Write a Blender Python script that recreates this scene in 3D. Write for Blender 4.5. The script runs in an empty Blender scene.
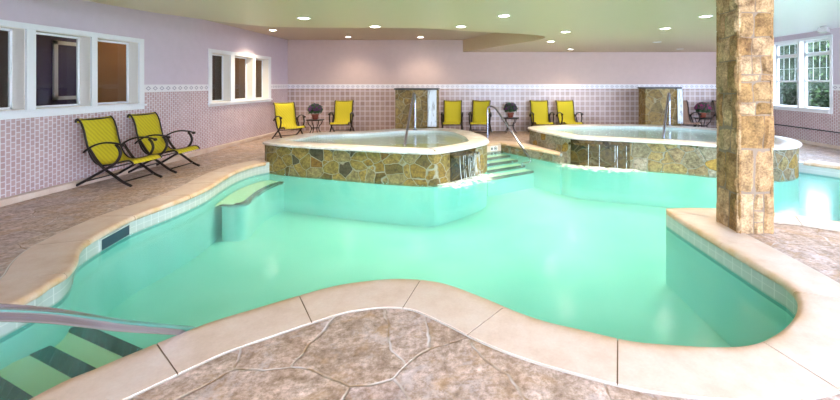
import bpy, bmesh, math, random
from mathutils import Vector, Matrix, noise
from mathutils.geometry import delaunay_2d_cdt
C = bpy.context.scene.collection
PI = math.pi
random.seed(7)
sc = bpy.context.scene

# ------------------------------------------------------------------ helpers
class MB:
    def __init__(s): s.v = []; s.f = []; s.a = []
    def add(s, vs, fs, a=0.0):
        o = len(s.v); s.v += [tuple(p) for p in vs]; s.f += [tuple(i + o for i in f) for f in fs]
        s.a += [a] * len(vs) if not isinstance(a, list) else a
    def box(s, x0, x1, y0, y1, z0, z1):
        s.add([(x0,y0,z0),(x1,y0,z0),(x1,y1,z0),(x0,y1,z0),(x0,y0,z1),(x1,y0,z1),(x1,y1,z1),(x0,y1,z1)],
              [(0,3,2,1),(4,5,6,7),(0,1,5,4),(1,2,6,5),(2,3,7,6),(3,0,4,7)])
    def prism(s, poly, z0, z1):
        n = len(poly)
        s.add([(p[0],p[1],z0) for p in poly] + [(p[0],p[1],z1) for p in poly],
              [tuple(reversed(range(n))), tuple(range(n, 2*n))] + [(i,(i+1)%n,n+(i+1)%n,n+i) for i in range(n)])
    def tube(s, pts, r, n=10, ry=None, taper=None):
        pts = [Vector(p) for p in pts]; m = len(pts); vs = []; fs = []
        up = None
        for i, p in enumerate(pts):
            t = (pts[min(i+1,m-1)] - pts[max(i-1,0)]).normalized()
            if up is None:
                up = Vector((0,0,1)) if abs(t.z) < .9 else Vector((1,0,0))
            a = t.cross(up).normalized(); b = a.cross(t).normalized(); up = b
            k = 1 if taper is None else taper[0] + (taper[1]-taper[0]) * i/(m-1)
            for j in range(n):
                w = 2*PI*j/n
                vs.append(p + a*math.cos(w)*r*k + b*math.sin(w)*(ry or r)*k)
        for i in range(m-1):
            for j in range(n):
                fs.append((i*n+j, i*n+(j+1)%n, (i+1)*n+(j+1)%n, (i+1)*n+j))
        fs.append(tuple(reversed(range(n)))); fs.append(tuple(range((m-1)*n, m*n)))
        s.add(vs, fs)
    def lathe(s, prof, n=24, c=(0,0,0)):
        vs = []; fs = []; m = len(prof)
        for r, z in prof:
            for j in range(n):
                w = 2*PI*j/n; vs.append((c[0]+r*math.cos(w), c[1]+r*math.sin(w), c[2]+z))
        for i in range(m-1):
            for j in range(n): fs.append((i*n+j, i*n+(j+1)%n, (i+1)*n+(j+1)%n, (i+1)*n+j))
        fs.append(tuple(reversed(range(n)))); fs.append(tuple(range((m-1)*n, m*n)))
        s.add(vs, fs)
    def build(s, name, mat, parent=None, smooth=False, bevel=0, loc=None, up=False):
        me = bpy.data.meshes.new(name); me.from_pydata(s.v, [], s.f); me.update()
        at = me.attributes.new('tone', 'FLOAT', 'POINT')
        for i, x in enumerate(s.a): at.data[i].value = x
        bm = bmesh.new(); bm.from_mesh(me); bmesh.ops.recalc_face_normals(bm, faces=bm.faces)
        if up:
            bm.normal_update()
            for fc in bm.faces:
                if fc.normal.z < 0: fc.normal_flip()
        bm.to_mesh(me); bm.free()
        if smooth:
            for p in me.polygons: p.use_smooth = True
        me.materials.append(mat)
        o = bpy.data.objects.new(name, me); C.objects.link(o)
        if parent: o.parent = parent
        if loc: o.location = loc
        if bevel:
            b = o.modifiers.new('bev', 'BEVEL'); b.width = bevel; b.segments = 2; b.limit_method = 'ANGLE'
        return o
def sm_angle(o, deg=40):
    for p in o.data.polygons: p.use_smooth = True
    try: o.data.set_sharp_from_angle(angle=math.radians(deg))
    except Exception: pass
    return o
def tag(o, label=None, cat=None, group=None, kind=None):
    if label: o['label'] = label
    if cat: o['category'] = cat
    if group: o['group'] = group
    if kind: o['kind'] = kind
    return o
def empty(name, loc=(0,0,0), rz=0, label=None, cat=None, group=None):
    o = bpy.data.objects.new(name, None); C.objects.link(o); o.location = loc; o.rotation_euler = (0,0,rz)
    o.empty_display_size = .1
    return tag(o, label, cat, group)
def copy_tree(o, parent=None):
    c = o.copy(); C.objects.link(c)
    if parent: c.parent = parent
    for ch in list(o.children): copy_tree(ch, c)
    return c
def catmull(pts, closed=False, n=8):
    out = []; m = len(pts)
    rng = range(m if closed else m-1)
    for i in rng:
        if closed: p0,p1,p2,p3 = pts[(i-1)%m],pts[i],pts[(i+1)%m],pts[(i+2)%m]
        else: p0,p1,p2,p3 = pts[max(i-1,0)],pts[i],pts[i+1],pts[min(i+2,m-1)]
        for k in range(n):
            t = k/n
            out.append(tuple(.5*((2*b)+(-a+c)*t+(2*a-5*b+4*c-d)*t*t+(-a+3*b-3*c+d)*t**3) for a,b,c,d in zip(p0,p1,p2,p3)))
    if not closed: out.append(tuple(pts[-1]))
    return out
def G(px, py, z=0.0):            # a point on the horizontal plane z seen at a photograph pixel
    d = (1.6 - z) * 400 / (py - 84)
    return ((px-470)*d/400, d)
def resample(pts, step):
    out = [pts[0]]; acc = 0
    for a, b in zip(pts, pts[1:]):
        L = math.dist(a, b)
        while acc + L >= step:
            t = (step-acc)/L; a = tuple(x+(y-x)*t for x, y in zip(a, b)); out.append(a); L = math.dist(a, b); acc = 0
            if L < 1e-9: break
        acc += L
    if math.dist(out[-1], pts[-1]) > step*.3: out.append(pts[-1])
    return out
def area(p): return sum(a[0]*b[1]-b[0]*a[1] for a, b in zip(p, p[1:]+p[:1]))/2
def inside(pt, poly):
    x, y = pt; r = False; j = len(poly)-1
    for i in range(len(poly)):
        xi, yi = poly[i]; xj, yj = poly[j]
        if (yi > y) != (yj > y) and x < (xj-xi)*(y-yi)/(yj-yi)+xi: r = not r
        j = i
    return r
def segdist(p, a, b):
    ax, ay = a; dx, dy = b[0]-ax, b[1]-ay; L = dx*dx+dy*dy
    t = 0 if L == 0 else max(0, min(1, ((p[0]-ax)*dx+(p[1]-ay)*dy)/L))
    return math.hypot(p[0]-ax-t*dx, p[1]-ay-t*dy)
def polydist(p, poly): return min(segdist(p, poly[i-1], poly[i]) for i in range(len(poly)))
def fill(poly, holes=(), z=0):
    vs = [Vector(p) for p in poly]; es = [(i,(i+1)%len(poly)) for i in range(len(poly))]
    for h in holes:
        o = len(vs); vs += [Vector(p) for p in h]; es += [(o+i, o+(i+1)%len(h)) for i in range(len(h))]
    r = delaunay_2d_cdt(vs, es, [], 0, 1e-5)
    fs = []
    for f in r[2]:
        c = sum((r[0][i] for i in f), Vector((0,0)))/len(f)
        if inside(c, poly) and not any(inside(c, h) for h in holes): fs.append(tuple(f))
    return [(v.x, v.y, z) for v in r[0]], fs
def normals(poly, outward=True):
    s = 1 if area(poly) > 0 else -1
    out = []; n = len(poly)
    for i in range(n):
        a = poly[i-1]; b = poly[(i+1)%n]; dx, dy = b[0]-a[0], b[1]-a[1]; L = math.hypot(dx,dy) or 1
        nx, ny = dy/L*s, -dx/L*s
        out.append((nx,ny) if outward else (-nx,-ny))
    return out
def offset(poly, w, outward=True):       # offset clamped at the medial axis
    ns = normals(poly, outward); out = []
    for p, n in zip(poly, ns):
        lo, hi = 0, w
        def ok(t): return polydist((p[0]+n[0]*t, p[1]+n[1]*t), poly) >= t*.90
        if ok(w): lo = w
        else:
            for _ in range(9):
                m = (lo+hi)/2
                if ok(m): lo = m
                else: hi = m
        out.append((p[0]+n[0]*lo, p[1]+n[1]*lo))
    return out

# ------------------------------------------------------------------ materials
def newmat(name):
    m = bpy.data.materials.new(name); m.use_nodes = True; nt = m.node_tree
    return m, nt, nt.nodes['Principled BSDF']
def N(nt, t, **kw):
    n = nt.nodes.new(t)
    for k, v in kw.items():
        if k in n.inputs: n.inputs[k].default_value = v
        else: setattr(n, k, v)
    return n
def ramp(nt, fac, stops, interp='LINEAR'):
    r = nt.nodes.new('ShaderNodeValToRGB'); r.color_ramp.interpolation = interp; e = r.color_ramp.elements
    while len(e) < len(stops): e.new(.5)
    for x, (p, c) in zip(e, stops): x.position = p; x.color = (*c, 1)
    nt.links.new(fac, r.inputs[0]); return r.outputs[0]
def mix(nt, fac, a, b, mode='MIX'):
    m = nt.nodes.new('ShaderNodeMix'); m.data_type = 'RGBA'; m.blend_type = mode
    for s, x in ((0, fac), (6, a), (7, b)):
        if hasattr(x, 'links'): nt.links.new(x, m.inputs[s])
        else: m.inputs[s].default_value = x if s == 0 else (*x, 1)
    return m.outputs[2]
def coords(nt, scale=(1,1,1), rot=(0,0,0)):
    t = nt.nodes.new('ShaderNodeTexCoord'); m = nt.nodes.new('ShaderNodeMapping')
    nt.links.new(t.outputs['Object'], m.inputs[0]); m.inputs['Scale'].default_value = scale; m.inputs['Rotation'].default_value = rot
    return m.outputs[0]
def bump(nt, b, h, s=.3, d=.02):
    n = nt.nodes.new('ShaderNodeBump'); n.inputs['Strength'].default_value = s; n.inputs['Distance'].default_value = d
    nt.links.new(h, n.inputs['Height']); nt.links.new(n.outputs[0], b.inputs['Normal'])
def nz(nt, v, scale, detail=4, rough=.6, dist=0):
    n = nt.nodes.new('ShaderNodeTexNoise'); n.inputs['Scale'].default_value = scale; n.inputs['Detail'].default_value = detail
    n.inputs['Roughness'].default_value = rough; n.inputs['Distortion'].default_value = dist
    nt.links.new(v, n.inputs['Vector']); return n.outputs['Fac']
def math_(nt, op, a, b=0.0, c=0.0):
    m = nt.nodes.new('ShaderNodeMath'); m.operation = op
    for i, x in enumerate((a, b, c)):
        if hasattr(x, 'links'): nt.links.new(x, m.inputs[i])
        else: m.inputs[i].default_value = x
    return m.outputs[0]
def plain(name, col, rough=.6, metal=0, var=.06, scale=6, bmp=0):
    m, nt, b = newmat(name); v = coords(nt)
    f = nz(nt, v, scale)
    c = mix(nt, f, tuple(x*(1-var) for x in col), tuple(min(1, x*(1+var)) for x in col))
    nt.links.new(c, b.inputs['Base Color']); b.inputs['Roughness'].default_value = rough; b.inputs['Metallic'].default_value = metal
    if bmp: bump(nt, b, nz(nt, v, 90), bmp, .004)
    return m
M = {}
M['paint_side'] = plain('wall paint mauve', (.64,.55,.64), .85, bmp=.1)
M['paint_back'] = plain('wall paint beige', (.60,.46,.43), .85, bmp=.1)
M['ceil_low'] = plain('ceiling paint khaki', (.64,.50,.31), .32, var=.02)
M['ceil_high'] = plain('ceiling paint cream', (.56,.45,.36), .8, var=.02)
M['white'] = plain('white painted wood', (.84,.86,.90), .4, var=.02)
M['cream'] = plain('cream reveal', (.82,.78,.72), .6, var=.02)
M['black'] = plain('dark bronze metal', (.030,.022,.022), .35, .5, var=.3)
M['steel'] = plain('polished steel', (.50,.54,.74), .2, 1.0, var=.03)
M['slate'] = plain('dark slate slab', (.03,.035,.045), .3, var=.3)
M['terracotta'] = plain('terracotta', (.30,.075,.045), .7)
M['leaf'] = plain('pot leaves', (.035,.10,.04), .6, var=.5, scale=40)
M['flower_purple'] = plain('purple petals', (.13,.02,.16), .6, var=.4, scale=40)
M['flower_pink'] = plain('magenta petals', (.38,.03,.20), .6, var=.4, scale=40)
M['navy'] = plain('dark room navy', (.03,.02,.11), .6)
M['brown'] = plain('ochre brown paint', (.28,.13,.03), .8, var=.2, scale=1.5)
M['umber'] = plain('dark room umber', (.07,.04,.03), .8)  # darkness of the unlit rooms is put into this colour and the navy
M['skim'] = plain('dark skimmer opening', (.02,.05,.09), .4)
M['lawn'] = plain('lawn', (.05,.10,.03), .9, var=.4, scale=3)
M['bark'] = plain('bark', (.08,.05,.035), .9, var=.3)
M['tree_dark'] = plain('dark evergreen leaves', (.010,.026,.009), .8, var=.6, scale=2)
M['tree_light'] = plain('light green leaves', (.026,.060,.012), .8, var=.5, scale=2)
M['joint'] = plain('brown joint', (.20,.13,.08), .9)
M['grout'] = plain('pale grout', (.72,.69,.66), .9)
M['sign'] = plain('glazed white tile', (.82,.84,.86), .3, var=.01)
M['ink'] = plain('black glaze', (.02,.02,.025), .4)
M['lampgrey'] = plain('grey lamp housing', (.45,.45,.45), .5)
def emis(name, col, s):
    m, nt, b = newmat(name); b.inputs['Emission Color'].default_value = (*col,1); b.inputs['Emission Strength'].default_value = s
    b.inputs['Base Color'].default_value = (*col,1); return m
M['lamp'] = emis('lamp lens', (1,.96,.9), 14)
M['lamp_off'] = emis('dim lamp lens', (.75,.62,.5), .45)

def fabric(name, a, b_):
    m, nt, b = newmat(name); v = coords(nt)
    w = N(nt, 'ShaderNodeTexWave', Scale=9.0, Distortion=1.5); w.bands_direction = 'DIAGONAL'; nt.links.new(v, w.inputs['Vector'])
    w2 = nz(nt, v, 120, 2)
    f = math_(nt, 'MULTIPLY_ADD', w.outputs['Fac'], .45, math_(nt, 'MULTIPLY', w2, .55))
    nt.links.new(mix(nt, f, a, b_), b.inputs['Base Color']); b.inputs['Roughness'].default_value = .75
    bump(nt, b, w2, .3, .003); return m
M['yellow'] = fabric('yellow woven sling', (.42,.34,.008), (.68,.57,.015))
M['tan'] = fabric('tan woven sling', (.16,.09,.06), (.30,.18,.12))

def tilemat(name, tile_a, tile_b, grout, w, h, off, plane, mortar=.10, rot90=False, rough=.25):
    # plane: 'x' wall facing x (uses y,z), 'y' wall facing y (uses x,z)
    m, nt, b = newmat(name); t = nt.nodes.new('ShaderNodeTexCoord'); s = nt.nodes.new('ShaderNodeSeparateXYZ')
    nt.links.new(t.outputs['Object'], s.inputs[0]); c = nt.nodes.new('ShaderNodeCombineXYZ')
    u = s.outputs['Y'] if plane == 'x' else s.outputs['X']
    if rot90: nt.links.new(s.outputs['Z'], c.inputs[0]); nt.links.new(u, c.inputs[1])
    else: nt.links.new(u, c.inputs[0]); nt.links.new(s.outputs['Z'], c.inputs[1])
    br = nt.nodes.new('ShaderNodeTexBrick'); br.offset = off; br.squash = 1
    nt.links.new(c.outputs[0], br.inputs['Vector'])
    for k, x in (('Color1',tile_a),('Color2',tile_b),('Mortar',grout)): br.inputs[k].default_value = (*x,1)
    br.inputs['Scale'].default_value = 1; br.inputs['Mortar Size'].default_value = mortar*min(w,h); br.inputs['Mortar Smooth'].default_value = .1
    br.inputs['Brick Width'].default_value = w; br.inputs['Row Height'].default_value = h; br.inputs['Bias'].default_value = 0
    f = nz(nt, t.outputs['Object'], 3, 3)
    col = mix(nt, .25, br.outputs['Color'], ramp(nt, f, [(.3,(.55,.5,.5)),(.7,(1,1,1))]), 'MULTIPLY')
    nt.links.new(col, b.inputs['Base Color'])
    b.inputs['Roughness'].default_value = rough
    bump(nt, b, br.outputs['Fac'], -.25, .004); return m
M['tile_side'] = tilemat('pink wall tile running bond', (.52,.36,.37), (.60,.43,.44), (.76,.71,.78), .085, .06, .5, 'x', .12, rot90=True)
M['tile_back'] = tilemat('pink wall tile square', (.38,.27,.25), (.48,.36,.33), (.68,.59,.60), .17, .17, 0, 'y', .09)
def bordermat(name, plane):
    m, nt, b = newmat(name); t = nt.nodes.new('ShaderNodeTexCoord'); s = nt.nodes.new('ShaderNodeSeparateXYZ')
    nt.links.new(t.outputs['Object'], s.inputs[0]); u = s.outputs['Y'] if plane == 'x' else s.outputs['X']
    fu = math_(nt, 'ABSOLUTE', math_(nt, 'SUBTRACT', math_(nt, 'FRACT', math_(nt, 'MULTIPLY', u, 5.9)), .5))
    fz = math_(nt, 'ABSOLUTE', math_(nt, 'DIVIDE', math_(nt, 'SUBTRACT', s.outputs['Z'], 1.515), .15))
    dmd = math_(nt, 'ADD', fu, math_(nt, 'MULTIPLY', fz, 1.3))
    ring = math_(nt, 'LESS_THAN', math_(nt, 'ABSOLUTE', math_(nt, 'SUBTRACT', dmd, .30)), .09)
    col = mix(nt, ring, (.82,.80,.84), (.42,.40,.48))
    nt.links.new(col, b.inputs['Base Color']); b.inputs['Roughness'].default_value = .3; return m
M['border_x'] = bordermat('border tile side', 'x'); M['border_y'] = bordermat('border tile back', 'y')

def stonemat(name, scale, cols, mortar, mw=.05, wet=False, tone=1.0, aniso=(1,1,1.2)):
    m, nt, b = newmat(name); v = coords(nt, aniso)
    d = nz(nt, v, 2.2, 2); dm = nt.nodes.new('ShaderNodeVectorMath'); dm.operation = 'MULTIPLY_ADD'
    nt.links.new(d, dm.inputs[0]); dm.inputs[1].default_value = (.18,.18,.18); nt.links.new(v, dm.inputs[2])
    vo = N(nt, 'ShaderNodeTexVoronoi', feature='F1', Scale=scale); ve = N(nt, 'ShaderNodeTexVoronoi', feature='DISTANCE_TO_EDGE', Scale=scale)
    for x in (vo, ve): nt.links.new(dm.outputs[0], x.inputs['Vector'])
    sx = nt.nodes.new('ShaderNodeSeparateColor'); nt.links.new(vo.outputs['Color'], sx.inputs[0])
    n = len(cols); base = ramp(nt, sx.outputs[0], [(i/n, c) for i, c in enumerate(cols)], 'CONSTANT')
    g = nz(nt, v, 14, 6, .7)
    base = mix(nt, .9, base, ramp(nt, g, [(.32,(.22,.17,.11)),(.5,(.85,.78,.66)),(.66,(1.25,1.22,1.15))]), 'MULTIPLY')
    base = mix(nt, .5, base, ramp(nt, nz(nt, v, 34, 4, .7), [(.35,(.4,.36,.3)),(.62,(1.3,1.3,1.3))]), 'MULTIPLY')
    e = ramp(nt, ve.outputs['Distance'], [(mw*.4,(0,0,0)),(mw,(1,1,1))])
    nt.links.new(mix(nt, e, mortar, base), b.inputs['Base Color']); b.inputs['Roughness'].default_value = .15 if wet else .7
    h = math_(nt, 'MULTIPLY_ADD', g, .35, e); bump(nt, b, h, .8, .03); return m
OCH = [(.25,.165,.03),(.31,.22,.06),(.15,.11,.03),(.27,.22,.10),(.22,.12,.02),(.08,.07,.04),(.25,.19,.05)]
M['spa_stone'] = stonemat('spa flag stone wall', 3.6, OCH, (.32,.30,.22), .035)
M['spa_stone_grey'] = stonemat('spa grey flag stone wall', 3.4, [(.27,.25,.20),(.30,.24,.11),(.22,.20,.14),(.32,.30,.26),(.32,.21,.04),(.26,.20,.12)], (.27,.27,.23), .035)
M['wet_stone'] = stonemat('wet dark stone', 3.6, [(.09,.06,.012),(.04,.03,.008),(.11,.075,.02),(.06,.045,.015)], (.11,.09,.04), wet=True)
M['block_stone'] = stonemat('fountain block stone', 3.8, [(.32,.22,.07),(.26,.18,.06),(.37,.28,.12),(.22,.16,.06)], (.40,.34,.22), .03, aniso=(1,1,1))

def deckmat():
    m, nt, b = newmat('stamped flagstone deck'); v = coords(nt)
    d = nt.nodes.new('ShaderNodeTexNoise'); d.inputs['Scale'].default_value = 1.6; d.inputs['Detail'].default_value = 3; nt.links.new(v, d.inputs['Vector'])
    dm = nt.nodes.new('ShaderNodeVectorMath'); dm.operation = 'MULTIPLY_ADD'
    nt.links.new(d.outputs['Color'], dm.inputs[0]); dm.inputs[1].default_value = (.35,.35,0); nt.links.new(v, dm.inputs[2])
    vo = N(nt, 'ShaderNodeTexVoronoi', feature='F1', Scale=1.75); ve = N(nt, 'ShaderNodeTexVoronoi', feature='DISTANCE_TO_EDGE', Scale=1.75)
    for x in (vo, ve): x.voronoi_dimensions = '2D'; nt.links.new(dm.outputs[0], x.inputs['Vector'])
    sx = nt.nodes.new('ShaderNodeSeparateColor'); nt.links.new(vo.outputs['Color'], sx.inputs[0])
    base = ramp(nt, sx.outputs[0], [(0,(.44,.35,.31)),(.35,(.50,.41,.37)),(.7,(.48,.40,.40)),(1,(.52,.43,.38))])
    g = nz(nt, v, 7, 8, .72, .4); g2 = nz(nt, v, 1.3, 3)
    base = mix(nt, .85, base, ramp(nt, g, [(.30,(.50,.40,.30)),(.46,(.92,.85,.78)),(.56,(1.2,1.16,1.15)),(.68,(1.65,1.62,1.65))]), 'MULTIPLY')
    base = mix(nt, math_(nt, 'MULTIPLY', ramp(nt, g2, [(.5,(0,0,0)),(.7,(1,1,1))]), .35), base, (.50,.30,.16))
    g3 = nz(nt, v, 26, 5, .75)
    base = mix(nt, .8, base, ramp(nt, g3, [(.36,(.48,.40,.30)),(.5,(.95,.92,.88)),(.62,(1.35,1.36,1.42))]), 'MULTIPLY')
    g4 = nz(nt, v, 3.2, 5, .65, .8)
    base = mix(nt, math_(nt, 'MULTIPLY', ramp(nt, g4, [(.52,(0,0,0)),(.66,(1,1,1))]), .5), base, (.52,.31,.14))
    base = mix(nt, math_(nt, 'MULTIPLY', ramp(nt, nz(nt, v, 4.5, 6, .7, .5), [(.54,(0,0,0)),(.64,(1,1,1))]), .45), base, (.68,.62,.68))
    # small dark pits scattered in patches (stamped texture)
    pit = math_(nt, 'MULTIPLY', ramp(nt, nz(nt, coords(nt,(1,2.2,1)), 9, 3, .6), [(.62,(0,0,0)),(.68,(1,1,1))]), ramp(nt, nz(nt, v, .9, 2), [(.5,(0,0,0)),(.6,(1,1,1))]))
    base = mix(nt, math_(nt, 'MULTIPLY', pit, .6), base, (.14,.10,.05))
    e = ramp(nt, ve.outputs['Distance'], [(.006,(0,0,0)),(.017,(1,1,1))])
    jt = mix(nt, ramp(nt, nz(nt, v, 3, 3), [(.42,(0,0,0)),(.58,(1,1,1))]), (.66,.60,.60), (.34,.22,.12))
    nt.links.new(mix(nt, e, jt, base), b.inputs['Base Color'])
    b.inputs['Roughness'].default_value = .5
    bump(nt, b, math_(nt, 'ADD', math_(nt, 'MULTIPLY', g, .5), math_(nt, 'MULTIPLY', e, .5)), .55, .02); return m
M['deck'] = deckmat()
def copemat():
    m, nt, b = newmat('sandstone coping'); v = coords(nt)
    a = nt.nodes.new('ShaderNodeAttribute'); a.attribute_name = 'tone'
    n = nz(nt, v, 3.5, 6, .65); n2 = nz(nt, v, 60, 3)
    base = ramp(nt, n, [(.25,(.64,.48,.39)),(.5,(.74,.60,.52)),(.75,(.79,.69,.63))])
    st = math_(nt, 'MULTIPLY', a.outputs['Fac'], ramp(nt, nz(nt, v, 5, 5), [(.35,(.25,.25,.25)),(.65,(1,1,1))]))
    base = mix(nt, math_(nt, 'MULTIPLY', st, .8), base, (.56,.33,.12))
    base = mix(nt, .3, base, ramp(nt, n2, [(.3,(.8,.78,.76)),(.7,(1.05,1.05,1.05))]), 'MULTIPLY')
    nt.links.new(base, b.inputs['Base Color']); b.inputs['Roughness'].default_value = .45
    bump(nt, b, n2, .12, .004); return m
M['coping'] = copemat()
def rimmat():
    m, nt, b = newmat('pale wet spa rim'); v = coords(nt); n = nz(nt, v, 6, 6, .7)
    nt.links.new(ramp(nt, n, [(.3,(.46,.42,.40)),(.5,(.62,.58,.57)),(.7,(.76,.75,.78))]), b.inputs['Base Color'])
    b.inputs['Roughness'].default_value = .3; bump(nt, b, n, .3, .01); return m
M['rim'] = rimmat()
def gridmat(name, a, bcol, grout, s, rough=.2):
    m, nt, b = newmat(name); v = coords(nt)
    # 3D square lattice of small glazed tiles
    sp = nt.nodes.new('ShaderNodeSeparateXYZ'); nt.links.new(v, sp.inputs[0])
    z = math_(nt, 'ABSOLUTE', math_(nt, 'SUBTRACT', math_(nt, 'FRACT', math_(nt, 'DIVIDE', math_(nt,'ADD',sp.outputs['Z'],.045), s)), .5))
    u = math_(nt, 'ABSOLUTE', math_(nt, 'SUBTRACT', math_(nt, 'FRACT', math_(nt, 'DIVIDE', math_(nt,'ADD',sp.outputs['X'],math_(nt,'MULTIPLY',sp.outputs['Y'],.73)), s)), .5))
    g = math_(nt, 'GREATER_THAN', math_(nt, 'MAXIMUM', z, u), .462)
    base = mix(nt, nz(nt, v, 9, 2), a, bcol)
    nt.links.new(mix(nt, g, base, grout), b.inputs['Base Color']); b.inputs['Roughness'].default_value = rough; return m
M['band'] = gridmat('waterline tile', (.44,.51,.50), (.53,.58,.56), (.62,.66,.64), .085)
M['nosing'] = gridmat('navy step nosing tile', (.001,.002,.005), (.003,.004,.009), (.07,.13,.13), .055)
M['teal'] = plain('teal tile line', (.05,.36,.34), .3)
M['spa_tile'] = gridmat('spa basin tile', (.46,.58,.62), (.54,.64,.68), (.70,.76,.78), .08)
def plaster(name, a, b_):
    m, nt, b = newmat(name); v = coords(nt)
    nt.links.new(ramp(nt, nz(nt, v, .7, 3, .5, .5), [(.35, a), (.65, b_)]), b.inputs['Base Color']); b.inputs['Roughness'].default_value = .9; return m
M['pool_plaster'] = plaster('pool plaster', (.25,.67,.61), (.35,.77,.72))
M['pool_step'] = plaster('pool step plaster', (.62,.85,.56), (.68,.88,.60))
M['spa1_floor'] = plaster('spa plaster olive', (.30,.36,.12), (.40,.44,.20))
M['spa2_floor'] = plaster('spa plaster aqua', (.36,.70,.62), (.46,.78,.70))
def water(name, tint, bmp, ior=1.33, scale=2.5, cloud=None, amt=0):
    m, nt, b = newmat(name); nt.nodes.remove(b); out = nt.nodes['Material Output']
    v = coords(nt); n = nz(nt, v, scale, 3, .5, .6)
    bp = nt.nodes.new('ShaderNodeBump'); bp.inputs['Strength'].default_value = bmp; bp.inputs['Distance'].default_value = .02; nt.links.new(n, bp.inputs['Height'])
    tr = N(nt, 'ShaderNodeBsdfTransparent', Color=(*tint,1)); gl = N(nt, 'ShaderNodeBsdfGlossy', Roughness=.03 if bmp == 0 else .16)
    gl.inputs['Color'].default_value = (.95,.97,1,1)
    nt.links.new(bp.outputs[0], gl.inputs['Normal']); fr = N(nt, 'ShaderNodeFresnel', IOR=ior); nt.links.new(bp.outputs[0], fr.inputs['Normal'])
    body = tr
    if cloud:
        df = N(nt, 'ShaderNodeBsdfDiffuse', Color=(*cloud,1)); body = nt.nodes.new('ShaderNodeMixShader'); body.inputs[0].default_value = amt
        nt.links.new(tr.outputs[0], body.inputs[1]); nt.links.new(df.outputs[0], body.inputs[2])
    mx = nt.nodes.new('ShaderNodeMixShader'); gm = nt.nodes.new('ShaderNodeNewGeometry'); nt.links.new(math_(nt, 'MULTIPLY', fr.outputs[0], math_(nt, 'SUBTRACT', 1.0, gm.outputs['Backfacing'])), mx.inputs[0]); nt.links.new(body.outputs[0], mx.inputs[1]); nt.links.new(gl.outputs[0], mx.inputs[2])
    nt.links.new(mx.outputs[0], out.inputs['Surface']); return m
M['water'] = water('pool water', (.86,1.0,.96), .10, cloud=(.14,.54,.50), amt=.22)
M['spa_water'] = water('spa water', (.90,.97,.93), .35, scale=6, cloud=(.42,.50,.36), amt=.25)
M['glass'] = water('window glass', (.93,.95,.95), 0, 1.5)
def foam(name, dens):
    m, nt, b = newmat(name); v = coords(nt, (14,14,2.5)); n = nz(nt, v, 1.0, 4, .7)
    b.inputs['Base Color'].default_value = (.80,.88,.96,1); b.inputs['Roughness'].default_value = .25
    nt.links.new(ramp(nt, n, [(dens-.06,(0,0,0)),(dens+.10,(.85,.85,.85))]), b.inputs['Alpha']); return m
M['fall'] = foam('falling water', .50)
M['fall_dense'] = foam('dense falling water', .38)
def foam2(name):
    m, nt, b = newmat(name); v = coords(nt, (1,1,1)); n = nz(nt, v, 9, 6, .75)
    a = nt.nodes.new('ShaderNodeAttribute'); a.attribute_name = 'tone'
    b.inputs['Base Color'].default_value = (.9,.96,.98,1); b.inputs['Roughness'].default_value = .5
    x = math_(nt, 'MULTIPLY_ADD', a.outputs['Fac'], .32, math_(nt,'SUBTRACT', n, .32))
    nt.links.new(ramp(nt, x, [(.34,(0,0,0)),(.50,(.9,.9,.9))]), b.inputs['Alpha']); return m
M['foam'] = foam2('surface foam')

def structure(o): o['kind'] = 'structure'; return o

# ------------------------------------------------------------------ room constants
XL, XR, YB, YF = -6.2, 9.05, 13.6, -2.6
ZLO, ZHI, ZHR = 2.69, 3.10, 2.98

# pool outline ------------------------------------------------------
left = [(-2.35,.55),(-3.3,.6),(-3.42,1.3),(-3.38,2.2)] + [G(19,305,-.04),G(45,289,-.04),G(63,278,-.04),G(72,266.5,-.04),G(74,257.5,-.04),
        G(80,249,-.04),G(99,237,-.04),G(132,220,-.04),G(175,204,-.04),G(205,191,-.04),G(222,180.5,-.04),G(236,173,-.04),G(254,167,-.04),G(276,163,-.04),(-3.8,8.62)]
left = catmull(left, n=8)
near = [G(36,399.5),G(100,370),G(150,349),G(207,326),G(250,312.5),G(325,290.5),G(360,284),G(400,281),G(440,285),G(482,300),G(515,314),G(546,324.5),
        G(580,332.5),G(630,344),G(670,348),G(720,350.5),G(755,348),G(780,338),G(797,324),G(804,309),G(801,295),G(785,280)]
near = catmull([(-2.35,.55),(-2.38,1.3)] + near, n=8)
rightp = catmull([(3.14,5.11),(3.75,4.93),(4.01,4.80),(4.27,4.62),(5.2,4.1),(6.4,4.0),(7.3,4.6),(7.55,5.8),(7.35,7.1),(7.13,7.72),(6.75,8.25),(6.4,8.7)], n=6)
pool = left[::-1]                       # from spa1 back to entry
pool = pool[:-1] + near + [(2.55,3.5),(2.53,4.0),(2.51,4.5),(2.50,5.10),(2.8,5.12)] + rightp + [(5.5,8.9),(3.6,9.1),(2.5,9.5),(2.07,9.2),(1.65,9.78),(1.25,10.34),(.845,10.9),(.51,10.67),(-.2,10.17),(-.4,9.0),(-2.0,8.75)]
if area(pool) < 0: pool = pool[::-1]
def densify(p, step, closed=True):
    out = []; n = len(p)
    for i in range(n if closed else n-1):
        a, b = p[i], p[(i+1)%n]; k = max(1, int(math.dist(a,b)/step))
        for j in range(k): out.append((a[0]+(b[0]-a[0])*j/k, a[1]+(b[1]-a[1])*j/k))
    return out
pool = densify(pool, .12)
# drop near-duplicate points
q = [pool[0]]
for p in pool[1:]:
    if math.dist(p, q[-1]) > .03: q.append(p)
pool = q

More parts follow.
